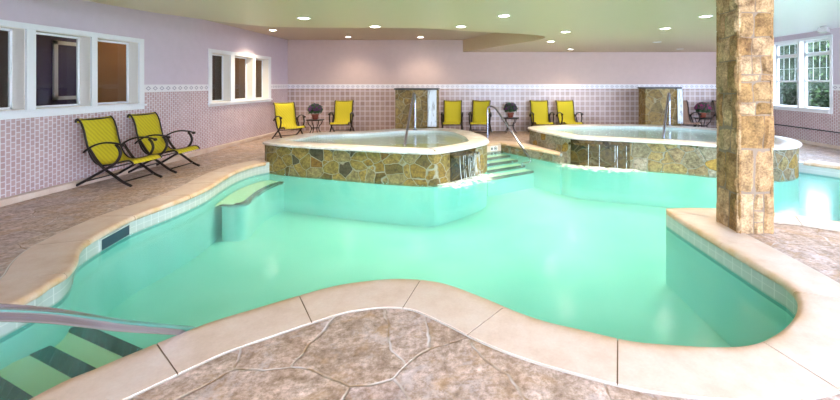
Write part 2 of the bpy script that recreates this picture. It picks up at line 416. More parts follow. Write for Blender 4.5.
spa1 = catmull([(-4.22,8.2),(-2.4,7.5),(-.85,7.08),(-.42,7.24),(.12,7.83),(.40,8.38),(.36,9.1),(.24,9.6),(-.1,10.4),(-.8,10.9),(-2.0,10.75),(-2.8,10.25),(-3.9,9.85),(-4.2,8.95)], True, 6)
spa2 = catmull([(1.58,10.98),(2.02,9.42),(2.32,8.88),(3.2,8.5),(4.24,8.07),(4.75,7.76),(5.6,7.42),(6.25,7.62),(6.8,8.22),(7.02,8.9),(6.9,9.9),(6.3,11.0),(4.8,11.75),(2.7,11.65)], True, 6)

# floor --------------------------------------------------------------
mb = MB(); mb.add(*fill([(XL,YF),(XR,YF),(XR,YB),(XL,YB)], [pool], 0))
structure(mb.build('floor', M['deck']))

# coping: stones with a rounded nose and open joints over pale grout
insp = lambda p: inside(p, spa1) or inside(p, spa2)
cw = offset(pool, .40); cg = offset(pool, .411); ns = normals(pool)
n = len(pool)
for W_, full in ((cw,.395),(cg,.406)):
    for _ in range(8):
        old = list(W_)
        for i in range(n):
            if all(math.dist(pool[k % n], old[k % n]) > full-.03 for k in (i-1,i,i+1)):
                W_[i] = tuple((old[i-1][k]+2*old[i][k]+old[(i+1)%n][k])/4 for k in (0,1))
keep = [not insp(p) for p in pool]
arc = 0; stones = []; cur = []
start = next(i for i in range(n) if keep[i] and not keep[i-1])
marks = 0; L = 0; target = .8
for k in range(n+1):
    i = (start + k) % n
    if not keep[i] or k == n:
        if len(cur) > 1: stones.append(cur)
        cur = []; L = 0; continue
    if cur: L += math.dist(pool[i], pool[cur[-1]])
    cur.append(i)
    if L > target:
        stones.append(cur); cur = [i]; L = 0; target = random.uniform(.72, .95)
mb = MB()
for st in stones:
    prof = []
    vs = []; at = []
    m = len(st)
    for j, i in enumerate(st):
        p, o = Vector(pool[i]), Vector(cw[i])
        t = Vector((0,0))
        nn = st[min(j+1,m-1)], st[max(j-1,0)]
        tan = (Vector(pool[nn[0]]) - Vector(pool[nn[1]])).normalized()
        if j == 0: t = tan*.004
        if j == m-1: t = -tan*.004
        d = (o-p); Ld = d.length; d = d/Ld if Ld > 1e-4 else Vector((0,0))
        for s_, z, a in ((-.015,-.055,1),(-.033,-.045,1),(-.038,-.028,1),(-.033,-.006,1),(-.018,.008,.9),(.0,.012,.75),(.05,.012,.25),(.12,.012,0),(Ld-.005,.012,0),(Ld,.004,0)):
            s2 = min(s_, Ld) if s_ > 0 else s_
            q2 = p + d*s2 + t; vs.append((q2.x, q2.y, z)); at.append(a)
    K = 10
    fs = [(j*K+k, j*K+k+1, (j+1)*K+k+1, (j+1)*K+k) for j in range(m-1) for k in range(K-1)]
    fs += [tuple(range(K)), tuple(range((m-1)*K, m*K))]
    mb.add(vs, fs, at)
cop = mb.build('trim_1', M['coping']); structure(cop); sm_angle(cop, 50)
mb = MB(); jn = MB()
for i in range(n):
    j = (i+1) % n
    if keep[i] and keep[j]:
        mb.add([(*pool[i],.008),(*pool[j],.008),(*cw[j],.008),(*cw[i],.008)], [(0,1,2,3)])
        jn.add([(*cw[i],.007),(*cw[j],.007),(*cg[j],.007),(*cg[i],.007)], [(0,1,2,3)])
structure(mb.build('trim_2', M['joint'])); structure(jn.build('trim_10', M['grout']))

# pool shell: tile band, teal line, plaster wall, cove and bottom
WZ = -.20
mb = MB(); tl = MB(); pw = MB()
for i in range(n):
    j = (i+1) % n; a, b = pool[i], pool[j]
    mb.add([(*a,-.005),(*b,-.005),(*b,-.215),(*a,-.215)], [(0,1,2,3)])
    tl.add([(*a,-.215),(*b,-.215),(*b,-.25),(*a,-.25)], [(0,1,2,3)])
    pw.add([(*a,-.25),(*b,-.25),(*b,-1.02),(*a,-1.02)], [(0,1,2,3)])
structure(mb.build('trim_3', M['band'])); structure(tl.build('trim_4', M['teal']))
wp0 = offset(pool, .02); v, f = fill(wp0, [], -.949); pw.add(v, f)
structure(pw.build('floor.001', M['pool_plaster']))
mb = MB(); mb.add(*fill(pool, [], WZ))
wo = mb.build('pool_water', M['water'], up=True)
tag(wo, 'pale turquoise water filling the winding indoor pool', 'water', kind='stuff')

# steps at the near left entry --------------------------------------
def step_block(name, origin, u, nrm, depth, w0, w1, ztop, zbot, nose=.11):
    # nose line starts at origin, runs along u; the tread lies on the -nrm side
    u = Vector(u).normalized(); nrm = Vector(nrm).normalized(); o = Vector(origin)
    a, b = o+u*w0, o+u*w1; c, d = b-nrm*depth, a-nrm*depth
    m_ = MB(); m_.prism([tuple(p) for p in (a,b,c,d)], ztop-.05, ztop); st = structure(m_.build('floor.002', M['pool_step']))
    m_ = MB(); m_.prism([tuple(p) for p in (a,b,c,d)], zbot, ztop-.05); structure(m_.build('floor.002', M['pool_plaster']))
    a2, b2 = a+nrm*.006, b+nrm*.006
    m_ = MB(); m_.prism([tuple(p) for p in (a2,b2,b-nrm*nose,a-nrm*nose)], ztop-.05, ztop+.006); return structure(m_.build('trim_5', M['nosing']))
u = (.92,-.39); nn_ = (.39,.92)
for c_, z_, xa, xb in ((.83,-.215,-3.32,-2.3),(1.204,-.32,-3.33,-2.25),(1.585,-.44,-3.27,-1.95),(1.95,-.56,-3.5,-1.75)):
    x0, x1 = xa, xb; y0 = (c_-.39*x0)/.92
    step_block('s', (x0,y0), u, nn_, .5, 0, (x1-x0)/.92, z_, -.95)
# steps between the two spas
P0 = Vector((.845,10.9)); du = Vector((.58,-.82)).normalized(); dn = Vector((-.82,-.58)).normalized()
for k, (s_, z_) in enumerate(((.12,-.215),(.41,-.285),(.70,-.365),(.99,-.45),(1.28,-.54))):
    o = P0 + du*s_
    step_block('s', tuple(o - dn*.0), tuple(dn), tuple(du), .32 if k else .3, .02, 1.25 if k < 4 else 1.45, z_, -.95, .06)
# submerged bench on the left with its dark nosing
bench_edge = catmull([G(222,204.5,-.36),G(236,205,-.36),G(248,202.5,-.36),G(256,196,-.36),G(265,189.5,-.36),G(277,184,-.36),G(291,180,-.36)], n=5)
back_edge = [p for p in left if 6.3 < p[1] < 8.6 and p[0] < -3.7]
mb = MB(); poly = [tuple(p) for p in bench_edge] + [(-3.75,8.4)] + [(p[0]+.02,p[1]) for p in back_edge[::-1]]
if area(poly) < 0: poly = poly[::-1]
v, f = fill(poly, [], -.36); mb.add(v, f); structure(mb.build('floor.003', M['pool_step'])); mb = MB()
for a, b in zip(bench_edge, bench_edge[1:]): mb.add([(*a,-.36),(*b,-.36),(*b,-.95),(*a,-.95)], [(0,1,2,3)])
structure(mb.build('floor.003', M['pool_plaster']))
mb = MB()
for a, b in zip(bench_edge, bench_edge[1:]):
    a, b = Vector(a), Vector(b); t = (b-a).normalized(); pn = Vector((-t.y, t.x)) * .10
    if pn.x > 0: pn = -pn
    mb.add([(*a,-.352),(*b,-.352),(*(b+pn),-.352),(*(a+pn),-.352),(*a,-.40),(*b,-.40)], [(0,1,2,3),(0,1,5,4)])
structure(mb.build('trim_6', M['nosing']))
# stone retaining wall under the deck edge right of the steps
mb = MB(); a = Vector((.845,10.9))+du*.0; b = Vector((2.16,9.06))
off = dn*.025
mb.prism([tuple(a), tuple(b), tuple(b+off), tuple(a+off)], -.24, -.058)
structure(mb.build('wall_step', M['spa_stone_grey']))
# cream riser with the marker tile
mb = MB(); a = Vector((.845,10.9)); b = a + dn*1.1; off = du*.03
mb.prism([tuple(a+off), tuple(b+off), tuple(b), tuple(a)], -.9, -.05)
structure(mb.build('wall_riser', M['coping']))
rz = math.atan2(-dn.y, -dn.x)    # along riser, facing du
sg = empty('pool_marker_tile', (*(a + dn*.27 + du*.032), -.125), rz, 'small white no diving marker tile on the riser above the steps between the hot tubs', 'sign')
mb = MB(); mb.box(-.12,.12,-.012,0,-.062,.062); mb.build('tile', M['sign'], sg, bevel=.003)
mb = MB(); ring = [(.04+.042*math.cos(w*PI/12), -.018, .042*math.sin(w*PI/12)) for w in range(25)]
mb.tube(ring, .006, 6); mb.tube([(.01,-.018,.03),(.07,-.018,-.03)], .006, 6); mb.tube([(.02,-.018,-.012),(.055,-.018,.006)], .007, 6); mb.build('symbol', M['ink'], sg)
mb = MB(); mb.box(-.105,-.06,-.018,-.012,-.03,.03); mb.build('dark_square', M['ink'], sg)

# skimmer ------------------------------------------------------------
pa, pb = Vector(G(104,241,-.12)), Vector(G(134,228.5,-.12))
mid = (pa+pb)/2
best = min(range(n), key=lambda i: math.dist(pool[i], mid)); tt = Vector(pool[(best+1)%n])-Vector(pool[best-1]); rz = math.atan2(tt.y, tt.x)
sk = empty('pool_skimmer', (pool[best][0]-ns[best][0]*.014, pool[best][1]-ns[best][1]*.014, -.135), rz, 'dark skimmer mouth in the pale waterline tiles of the left pool wall', 'skimmer')
mb = MB(); mb.box(-.24,.24,-.006,.006,-.060,.055); mb.build('mouth', M['skim'], sk)  # flat dark plate stands in for the shade inside the opening
mb = MB(); mb.box(-.255,.255,-.009,.009,.055,.068); mb.box(-.255,-.24,-.009,.009,-.060,.055); mb.box(.24,.255,-.009,.009,-.060,.055); mb.build('frame', M['band'], sk)

# ------------------------------------------------------------------ spas
def spa(outline, rim_z, stone, floor_m, label, spill, skip, group=None):
    if area(outline) < 0: outline = outline[::-1]
    outline = densify(outline, .14)
    n = len(outline); e = empty('hot_tub', (0,0,0), 0, label, 'hot tub', group)
    body = offset(outline, .05, False); inner = offset(outline, .44, False)
    mb = MB()
    for i in range(n):
        j = (i+1)%n; mb.add([(*body[i],-.235),(*body[j],-.235),(*body[j],rim_z-.05),(*body[i],rim_z-.05)], [(0,1,2,3)])
    mb.build('stone_wall', stone, e)
    mb = MB()
    for i in range(n):
        j = (i+1)%n; mb.add([(*body[i],-.94),(*body[j],-.94),(*body[j],-.235),(*body[i],-.235)], [(0,1,2,3)])
    mb.build('submerged_base', M['pool_plaster'], e)
    mb = MB(); K = 7; vs = []; inn = offset(outline, .46, False)
    for i in range(n):
        o, q = Vector(outline[i]), Vector(inner[i]); d = (q-o); Ld = max(d.length, .01); d /= Ld
        for s_, z in ((.06,-.055),(.01,-.05),(0,-.03),(.01,-.006),(.03,0),(Ld-.02,0),(Ld,-.02)):
            x = o+d*s_; vs.append((x.x,x.y,rim_z+z))
    mb.add(vs, [(i*K+k, i*K+k+1, ((i+1)%n)*K+k+1, ((i+1)%n)*K+k) for i in range(n) for k in range(K-1)])
    sm_angle(mb.build('rim', M['rim'], e), 50)
    mb = MB()
    for i in range(n):
        j = (i+1)%n; mb.add([(*inner[i],rim_z-.02),(*inner[j],rim_z-.02),(*inner[j],.04),(*inner[i],.04)], [(0,1,2,3)])
    mb.build('basin_wall', M['spa_tile'], e)
    clean = [inner[0]]
    for p in inner[1:]:
        if math.dist(p, clean[-1]) > .02: clean.append(p)
    mb = MB(); mb.add(*fill(clean, [], .04)); mb.build('basin_floor', floor_m, e)
    mb = MB(); mb.add(*fill(clean, [], rim_z-.075)); w = mb.build('water', M['spa_water'], e, up=True)
    # spillway: dark lip slab, wet stone below it and falling water
    i0 = min(range(n), key=lambda i: math.dist(outline[i], spill[0])); i1 = min(range(n), key=lambda i: math.dist(outline[i], spill[1]))
    idx = list(range(i0, i1+1)) if i1 >= i0 else list(range(i0, n)) + list(range(0, i1+1))
    out1 = offset(outline, .005); wl = [outline[i] for i in idx]; ns_ = normals(outline)
    def strip(name, o0, o1, z0, z1, mat, flare=0, seg=1):
        m_ = MB(); A = [(outline[i][0]+ns_[i][0]*o0, outline[i][1]+ns_[i][1]*o0) for i in idx]; B = [(outline[i][0]+ns_[i][0]*o1, outline[i][1]+ns_[i][1]*o1) for i in idx]
        k = len(A); poly = A + B[::-1]
        m_.add([(*p,z0) for p in poly] + [(*p,z1) for p in poly], [(a_,a_+1,2*k-2-a_,2*k-1-a_) for a_ in range(k-1)] + [(a_+2*k,a_+1+2*k,4*k-2-a_,4*k-1-a_) for a_ in range(k-1)] + [(a_,(a_+1)%(2*k),2*k+(a_+1)%(2*k),2*k+a_) for a_ in range(2*k)])
        return m_.build(name, mat, e)
    strip('wet_stone_face', -.045, -.028, -.235, rim_z-.10, M['wet_stone'])
    strip('spillway_lip', -.06, .075, rim_z-.16, rim_z-.115, M['wet_stone'])
    strip('spillway_slot', -.044, -.02, rim_z-.115, rim_z-.055, M['wet_stone'])
    # individual streams
    m_ = MB(); rr = random.Random(3)
    pts = resample([(outline[i][0]+ns_[i][0]*.078, outline[i][1]+ns_[i][1]*.078) for i in idx], .045)
    for p in pts:
        if rr.random() < skip: continue
        r = rr.uniform(.003,.007); dz = rr.uniform(0,.015); nrm = ns_[min(idx, key=lambda i: math.dist(outline[i], p))]
        path = [(p[0]-nrm[0]*.03, p[1]-nrm[1]*.03, rim_z-.124)] + [(p[0]+nrm[0]*.05*t*t, p[1]+nrm[1]*.05*t*t, rim_z-.13-(rim_z-.13-WZ)*t) for t in (0,.25,.5,.75,1.0)]
        m_.tube(path, r, 6)
    s_ = m_.build('falling_water', M['stream'], e, smooth=True); s_['kind'] = 'stuff'
    return e, [ (outline[i][0]+ns_[i][0]*.2, outline[i][1]+ns_[i][1]*.2) for i in idx]
def streammat():
    m, nt, b = newmat('water stream'); b.inputs['Base Color'].default_value = (.80,.90,1,1); b.inputs['Roughness'].default_value = .1
    v = coords(nt, (10,10,6)); n_ = nz(nt, v, 1, 3); nt.links.new(ramp(nt, n_, [(.35,(.1,.1,.1)),(.6,(.8,.8,.8))]), b.inputs['Alpha']); return m
M['stream'] = streammat()
sp1, fo1 = spa(spa1, .40, M['spa_stone'], M['spa1_floor'], 'raised hot tub with ochre flagstone wall left of the submerged steps, greenish water inside', (G(446,148.8,.4), G(477.5,145,.4)), .55)
sp2, fo2 = spa(spa2, .42, M['spa_stone_grey'], M['spa2_floor'], 'large raised hot tub with aqua water, its right end behind the stone column', (G(570,137,.42), G(627,140,.42)), .85)
# foam where the water lands
def foam_patch(pts, w, label):
    m_ = MB(); pts = [Vector(p) for p in pts]; rows = []; nn2 = 5
    for i, p in enumerate(pts):
        t = (pts[min(i+1,len(pts)-1)]-pts[max(i-1,0)]).normalized(); nr = Vector((t.y,-t.x)); end = min(i, len(pts)-1-i)/(len(pts)-1)*2
        for k in range(nn2):
            s_ = (k/(nn2-1)-.35)*w; q_ = p+nr*s_
            m_.v.append((q_.x,q_.y,WZ+.006)); m_.a.append(max(0,(1-abs(k-1)/3))*min(1,.35+end*1.6))
    for i in range(len(pts)-1):
        for k in range(nn2-1): m_.f.append((i*nn2+k,i*nn2+k+1,(i+1)*nn2+k+1,(i+1)*nn2+k))
    o = m_.build('water_foam', M['foam'], smooth=True); return tag(o, label, 'foam', kind='stuff')
def foam_line(fo, ext0, ext1):
    a, b = Vector(fo[0]), Vector(fo[-1]); t0 = (Vector(fo[1])-a).normalized(); t1 = (b-Vector(fo[-2])).normalized()
    return resample([tuple(a-t0*ext0)] + fo + [tuple(b+t1*ext1)], .12)
foam_patch(foam_line(fo1,.5,.45), .8, 'white foam on the water below the left hot tub waterfall')
foam_patch(foam_line(fo2,.3,.35), .75, 'white foam on the water below the right hot tub waterfall')

# ------------------------------------------------------------------ walls
def wall_panels(axis, pos, a0, a1, z0, z1, openings, mat, name, thick, side):
    """wall perpendicular to axis with rectangular openings (a_lo,a_hi,z_lo,z_hi)"""
    m_ = MB()
    cuts = sorted(set([a0,a1]+[x for o in openings for x in o[:2] if a0 < x < a1])); zs = sorted(set([z0,z1]+[x for o in openings for x in o[2:] if z0 < x < z1]))
    lo, hi = (pos, pos+thick*side) if side > 0 else (pos+thick*side, pos)
    for i in range(len(cuts)-1):
        for k in range(len(zs)-1):
            ca, cz = (cuts[i]+cuts[i+1])/2, (zs[k]+zs[k+1])/2
            if any(o[0]<ca<o[1] and o[2]<cz<o[3] for o in openings): continue
            if axis == 'x': m_.box(lo, hi, cuts[i], cuts[i+1], zs[k], zs[k+1])
            else: m_.box(cuts[i], cuts[i+1], lo, hi, zs[k], zs[k+1])
    return structure(m_.build(name, mat))
LW = [(4.73,5.57,1.24,2.37),(5.69,6.53,1.24,2.37),(6.63,7.47,1.24,2.37)]
SW = [(9.58,10.33,1.16,2.35),(10.50,11.40,1.16,2.35),(11.52,12.30,1.16,2.35)]
RW = [(10.06,10.98,.93,2.78),(11.06,11.98,.93,2.78),(5.2,6.6,.93,2.78),(6.75,8.15,.93,2.78)]
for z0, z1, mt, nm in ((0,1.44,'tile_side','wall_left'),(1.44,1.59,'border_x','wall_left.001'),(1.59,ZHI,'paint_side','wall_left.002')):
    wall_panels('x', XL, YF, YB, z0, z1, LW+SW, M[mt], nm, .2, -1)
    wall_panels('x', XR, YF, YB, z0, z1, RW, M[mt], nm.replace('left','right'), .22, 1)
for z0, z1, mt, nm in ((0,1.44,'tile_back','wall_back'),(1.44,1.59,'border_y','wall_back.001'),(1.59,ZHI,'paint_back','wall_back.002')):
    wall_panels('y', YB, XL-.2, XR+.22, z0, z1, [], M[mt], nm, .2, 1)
mb = MB(); mb.box(XL,XL+.11,YF,YB,0,.09); structure(mb.build('baseboard_left', M['coping'], bevel=.01))
mb = MB(); mb.box(XR-.03,XR,YF,YB,.395,.42); structure(mb.build('trim_7', M['slate']))
mb = MB(); mb.box(XR-.025,XR,YF,YB,0,.08); structure(mb.build('baseboard_right', M['coping']))
mb = MB(); mb.box(XL-.2,-.6,YF-.2,YF,0,ZHI); structure(mb.build('wall_light_block', M['paint_side']))  # unseen partial wall, added and sized to block light from behind
# interior windows on the left: casings, cream reveals, glass
def left_window(name, ops, y0, y1, z0, z1):
    m_ = MB(); t = .03; x0, x1 = XL, XL+t
    ys = [y0]+[v for o in ops for v in o[:2]]+[y1]
    zl, zh = ops[0][2], ops[0][3]
    m_.box(x0,x1,y0,y1,z0,zl); m_.box(x0,x1,y0,y1,zh,z1)
    for i in range(0, len(ys), 2): m_.box(x0,x1,ys[i],ys[i+1],zl,zh)
    m_.box(x0,x1+.035,y0-.02,y1+.02,zl-.045,zl-.015)      # projecting sill nose
    w = structure(m_.build(name, M['white'], bevel=.004))
    for o in ops:
        a, b = o[0], o[1]
        r = MB(); d = .008
        r.box(XL-.2,XL,b-d,b,zl,zh); r.box(XL-.2,XL,a,a+d,zl,zh); r.box(XL-.2,XL,a,b,zl,zl+d); r.box(XL-.2,XL,a,b,zh-d,zh)
        r.build('reveal', M['cream'], w)
        s = MB(); g = .03; s.box(XL-.19,XL-.165,a+d,a+d+g,zl,zh); s.box(XL-.19,XL-.165,b-d-g,b-d,zl,zh); s.box(XL-.19,XL-.165,a,b,zl+d,zl+d+g); s.box(XL-.19,XL-.165,a,b,zh-d-g,zh-d)
        s.build('sash', M['white'], w)
        p = MB(); p.box(XL-.180,XL-.176,a+d+g,b-d-g,zl+d+g,zh-d-g); p.build('pane', M['glass'], w)
left_window('window_1', LW, 4.62, 7.58, 1.126, 2.45)
left_window('window_2', SW, 9.47, 12.42, 1.06, 2.44)
# exterior windows on the right, set back in deep openings
def right_window(name, o):
    y0, y1, z0, z1 = o; xi = XR+.12; xo = XR+.17
    m_ = MB(); m_.box(XR-.02,XR+.2,y0-.0,y1+.0,z0-.05,z0+.03); m_.box(xi,xo,y0,y1,z0,z0+.06); m_.box(xi,xo,y0,y1,z1-.06,z1)
    m_.box(xi,xo,y0,y0+.06,z0,z1); m_.box(xi,xo,y1-.06,y1,z0,z1)
    zt = z1-.36; m_.box(xi,xo,y0,y1,zt-.07,zt+.03)
    zm = (z0+zt)/2 ; m_.box(xi-.02,xo,y0,y1,zm-.025,zm+.025)
    w = structure(m_.build(name, M['white'], bevel=.003))
    mu = MB()
    for k in range(1,4):
        y = y0+.06+(y1-y0-.12)*k/4; mu.box(xi+.026,xi+.031,y-.004,y+.004,zm+.02,zt-.06); mu.box(xi+.026,xi+.031,y-.004,y+.004,zt+.03,z1-.05)
    zz = (zm+zt-.04)/2; mu.box(xi+.026,xi+.031,y0+.06,y1-.06,zz-.005,zz+.005)
    mu.build('muntins', M['white'], w)
    r = MB(); r.box(XR,XR+.12,y1-.006,y1,z0,z1); r.box(XR,XR+.12,y0,y0+.006,z0,z1); r.box(XR,XR+.12,y0,y1,z1-.006,z1); r.build('reveal', M['white'], w)
    for za, zb in ((z0+.06,zm-.025),(zm+.025,zt-.07),(zt+.03,z1-.06)):
        p = MB(); p.box(xi+.035,xi+.039,y0+.06,y1-.06,za,zb); p.build('pane', M['glass'], w)
for k, o in enumerate(RW): right_window('window_%d' % (k+3), o)
mb = MB(); mb.box(XR-.012,XR,9.98,10.06,.84,2.84); mb.box(XR-.012,XR+.2,10.98,11.06,.93,2.78); mb.box(XR-.012,XR,11.98,12.06,.84,2.84); mb.box(XR-.012,XR,10.06,11.98,2.78,2.84); mb.box(XR-.03,XR,10.06,11.98,.85,.93)
structure(mb.build('trim_8', M['white']))

# rooms behind the left interior windows; umber and navy walls stand for dark rooms
mb = MB(); mb.box(-9.2,-9.1,3,7.9,0,3.1); mb.box(-9.2,-9.1,13.2,14.9,0,3.1); structure(mb.build('wall_lobby', M['umber']))
mb = MB(); mb.box(-9.2,-9.1,7.9,9.75,0,3.1); structure(mb.build('wall_lobby.001', M['navy']))
mb = MB(); mb.box(-9.2,-9.1,9.75,13.2,0,3.1); mb.box(-9.2,-9.1,14.9,19,0,3.1); structure(mb.build('wall_lobby.002', M['brown']))
mb = MB(); mb.box(-9.2,-6.4,2.9,3,0,3.1); mb.box(-9.2,-6.4,19,19.1,0,3.1); mb.box(-6.5,-6.4,YB,19,0,3.1); structure(mb.build('wall_lobby.003', M['umber']))
mb = MB(); mb.box(-9.2,-6.4,2.9,19.1,-.1,0); structure(mb.build('floor.004', M['umber']))
mb = MB(); mb.box(-9.2,-6.4,2.9,19.1,3.1,3.2); structure(mb.build('ceiling_lobby', M['umber']))
mb = MB()
for a in ((8.72,8.80,1.25,2.55),(9.42,9.50,1.25,2.55),(8.72,9.50,1.25,1.33),(8.72,9.50,2.47,2.55)): mb.box(-9.1,-9.06,*a)
fr = mb.build('picture_frame', M['white']); tag(fr, 'plain white frame on the dark wall beyond the near left windows', 'frame')
mb = MB(); mb.box(-9.1,-9.05,10.62,10.74,.6,2.5); structure(mb.build('trim_9', M['white']))
for (x, y, z, w) in ((-7.9,10.6,2.75,22),(-7.8,16.4,2.5,18),(-7.6,6.6,2.7,1.5)):
    l = bpy.data.lights.new('lobby lamp', 'POINT'); l.energy = w; l.color = (1,.72,.42); l.shadow_soft_size = .25
    lo = bpy.data.objects.new('lobby_lamp', l); lo.location = (x,y,z); C.objects.link(lo)

# ------------------------------------------------------------------ ceilings
mb = MB(); mb.box(XL-.2,3.0,YF,YB+.2,ZHI,ZHI+.1); structure(mb.build('ceiling', M['ceil_high']))
mb = MB(); mb.box(3.0,XR+.22,YF,YB+.2,ZHR,ZHR+.1); structure(mb.build('ceiling.001', M['white']))
edge = catmull([(-5.1,YF),(-5.12,1.5),(-5.1,4.3),(-5.03,5.19),(-4.84,6.05),(-4.69,6.36),(-4.48,6.81),(-4.23,7.2),(-3.87,7.56),(-3.25,7.72),(-2.68,7.75),(-1.83,7.78),(-.96,7.82),(-.14,8.2),(.53,8.5),(1.09,8.70),(1.52,8.95),(1.74,9.28),(1.68,9.9),(1.33,10.6),(.86,11.47),(-.24,YB)], n=6)
redge = catmull([(8.6,YB),(7.9,11.8),(7.0,10.0),(5.0,7.0),(3.55,5.0),(3.1,3.2),(3.0,1.5),(3.0,YF)], n=6)
poly = edge + redge
if area(poly) < 0: poly = poly[::-1]
mb = MB(); v, f = fill(poly, [], ZLO); mb.add(v, f)
lo_c = structure(mb.build('ceiling.002', M['ceil_low']))
mb = MB()
for L_ in (edge, redge):
    for a, b in zip(L_, L_[1:]): mb.add([(*a,ZLO),(*b,ZLO),(*b,ZHI),(*a,ZHI)], [(0,1,2,3)])
fa = structure(mb.build('ceiling.003', M['ceil_low'], smooth=True))

def make_can(lit):
    e = empty('ceiling_light')
    m_ = MB(); m_.lathe([(.075,0),(.105,-.002),(.108,-.010),(.098,-.014),(.078,-.008)], 24); m_.build('trim_ring', M['white'], e, smooth=True)
    m_ = MB(); m_.lathe([(.079,-.004),(.079,-.008)], 24); m_.build('lens', M['lamp'] if lit else M['lamp_off'], e)
    return e
LP = [(303.7,17.8,0,1,'large round downlight nearest the left wall on the low ceiling'),(273,30,1,1,'leftmost small downlight above the corner chair'),
      (348,36.8,1,1,'downlight near the back wall above the second yellow chair'),(375,26.3,0,1,'downlight at the curved ceiling edge, left of the other edge light'),
      (503.7,15.5,0,1,'front downlight centred over the pool on the low ceiling'),(461,26.3,0,1,'downlight just before the deep curved ceiling step'),
      (420.5,37,1,1,'small downlight in the raised ceiling above the left stone fountain'),(565.5,31.7,0,1,'downlight right of the dark ceiling recess tip'),
      (550.7,41.2,0,1,'downlight directly beyond the recess tip'),(570.7,49.2,0,1,'farthest lit downlight at the back wall above the right pair of chairs'),
      (705.7,16,0,1,'bright downlight beside the stone column'),(665,28.2,0,1,'lit downlight above the front of the right hot tub'),
      (657,41.8,0,0,'unlit downlight above the middle of the right hot tub'),(680,48.8,0,0,'unlit downlight near the back wall above the right fountain')]
can_on, can_off = make_can(1), make_can(0); used = {1: False, 0: False}
for px, py, hi, lit, lab in LP:
    z = ZHI if hi else ZLO; d = (z-1.6)*400/(84-py)
    src = can_on if lit else can_off
    o = src if not used[lit] else copy_tree(src); used[lit] = True
    o.location = ((px-470)*d/400, d, z-.001); tag(o, lab, 'ceiling light', 'round recessed ceiling lights')
    if lit:
        l = bpy.data.lights.new('can', 'SPOT'); l.energy = 60 if o.location.y > 12.2 else 170; l.color = (1,.83,.58); l.spot_size = math.radians(125); l.spot_blend = .8; l.shadow_soft_size = .07
        lo = bpy.data.objects.new('downlight_beam', l); C.objects.link(lo); lo.location = (o.location.x, o.location.y, z-.03)
# wall mounted fixture at right ceiling
e = empty('ceiling_speaker', (8.45,9.55,ZHR), .6, 'small grey round fixture on the white ceiling above the far right window', 'speaker')
mb = MB(); mb.lathe([(.05,0),(.07,-.01),(.07,-.03),(.05,-.04)], 20); mb.build('base', M['lampgrey'], e, smooth=True)
mb = MB(); mb.box(-.14,.14,-.09,.09,-.16,-.04); mb.build('housing', M['lampgrey'], e, bevel=.02)

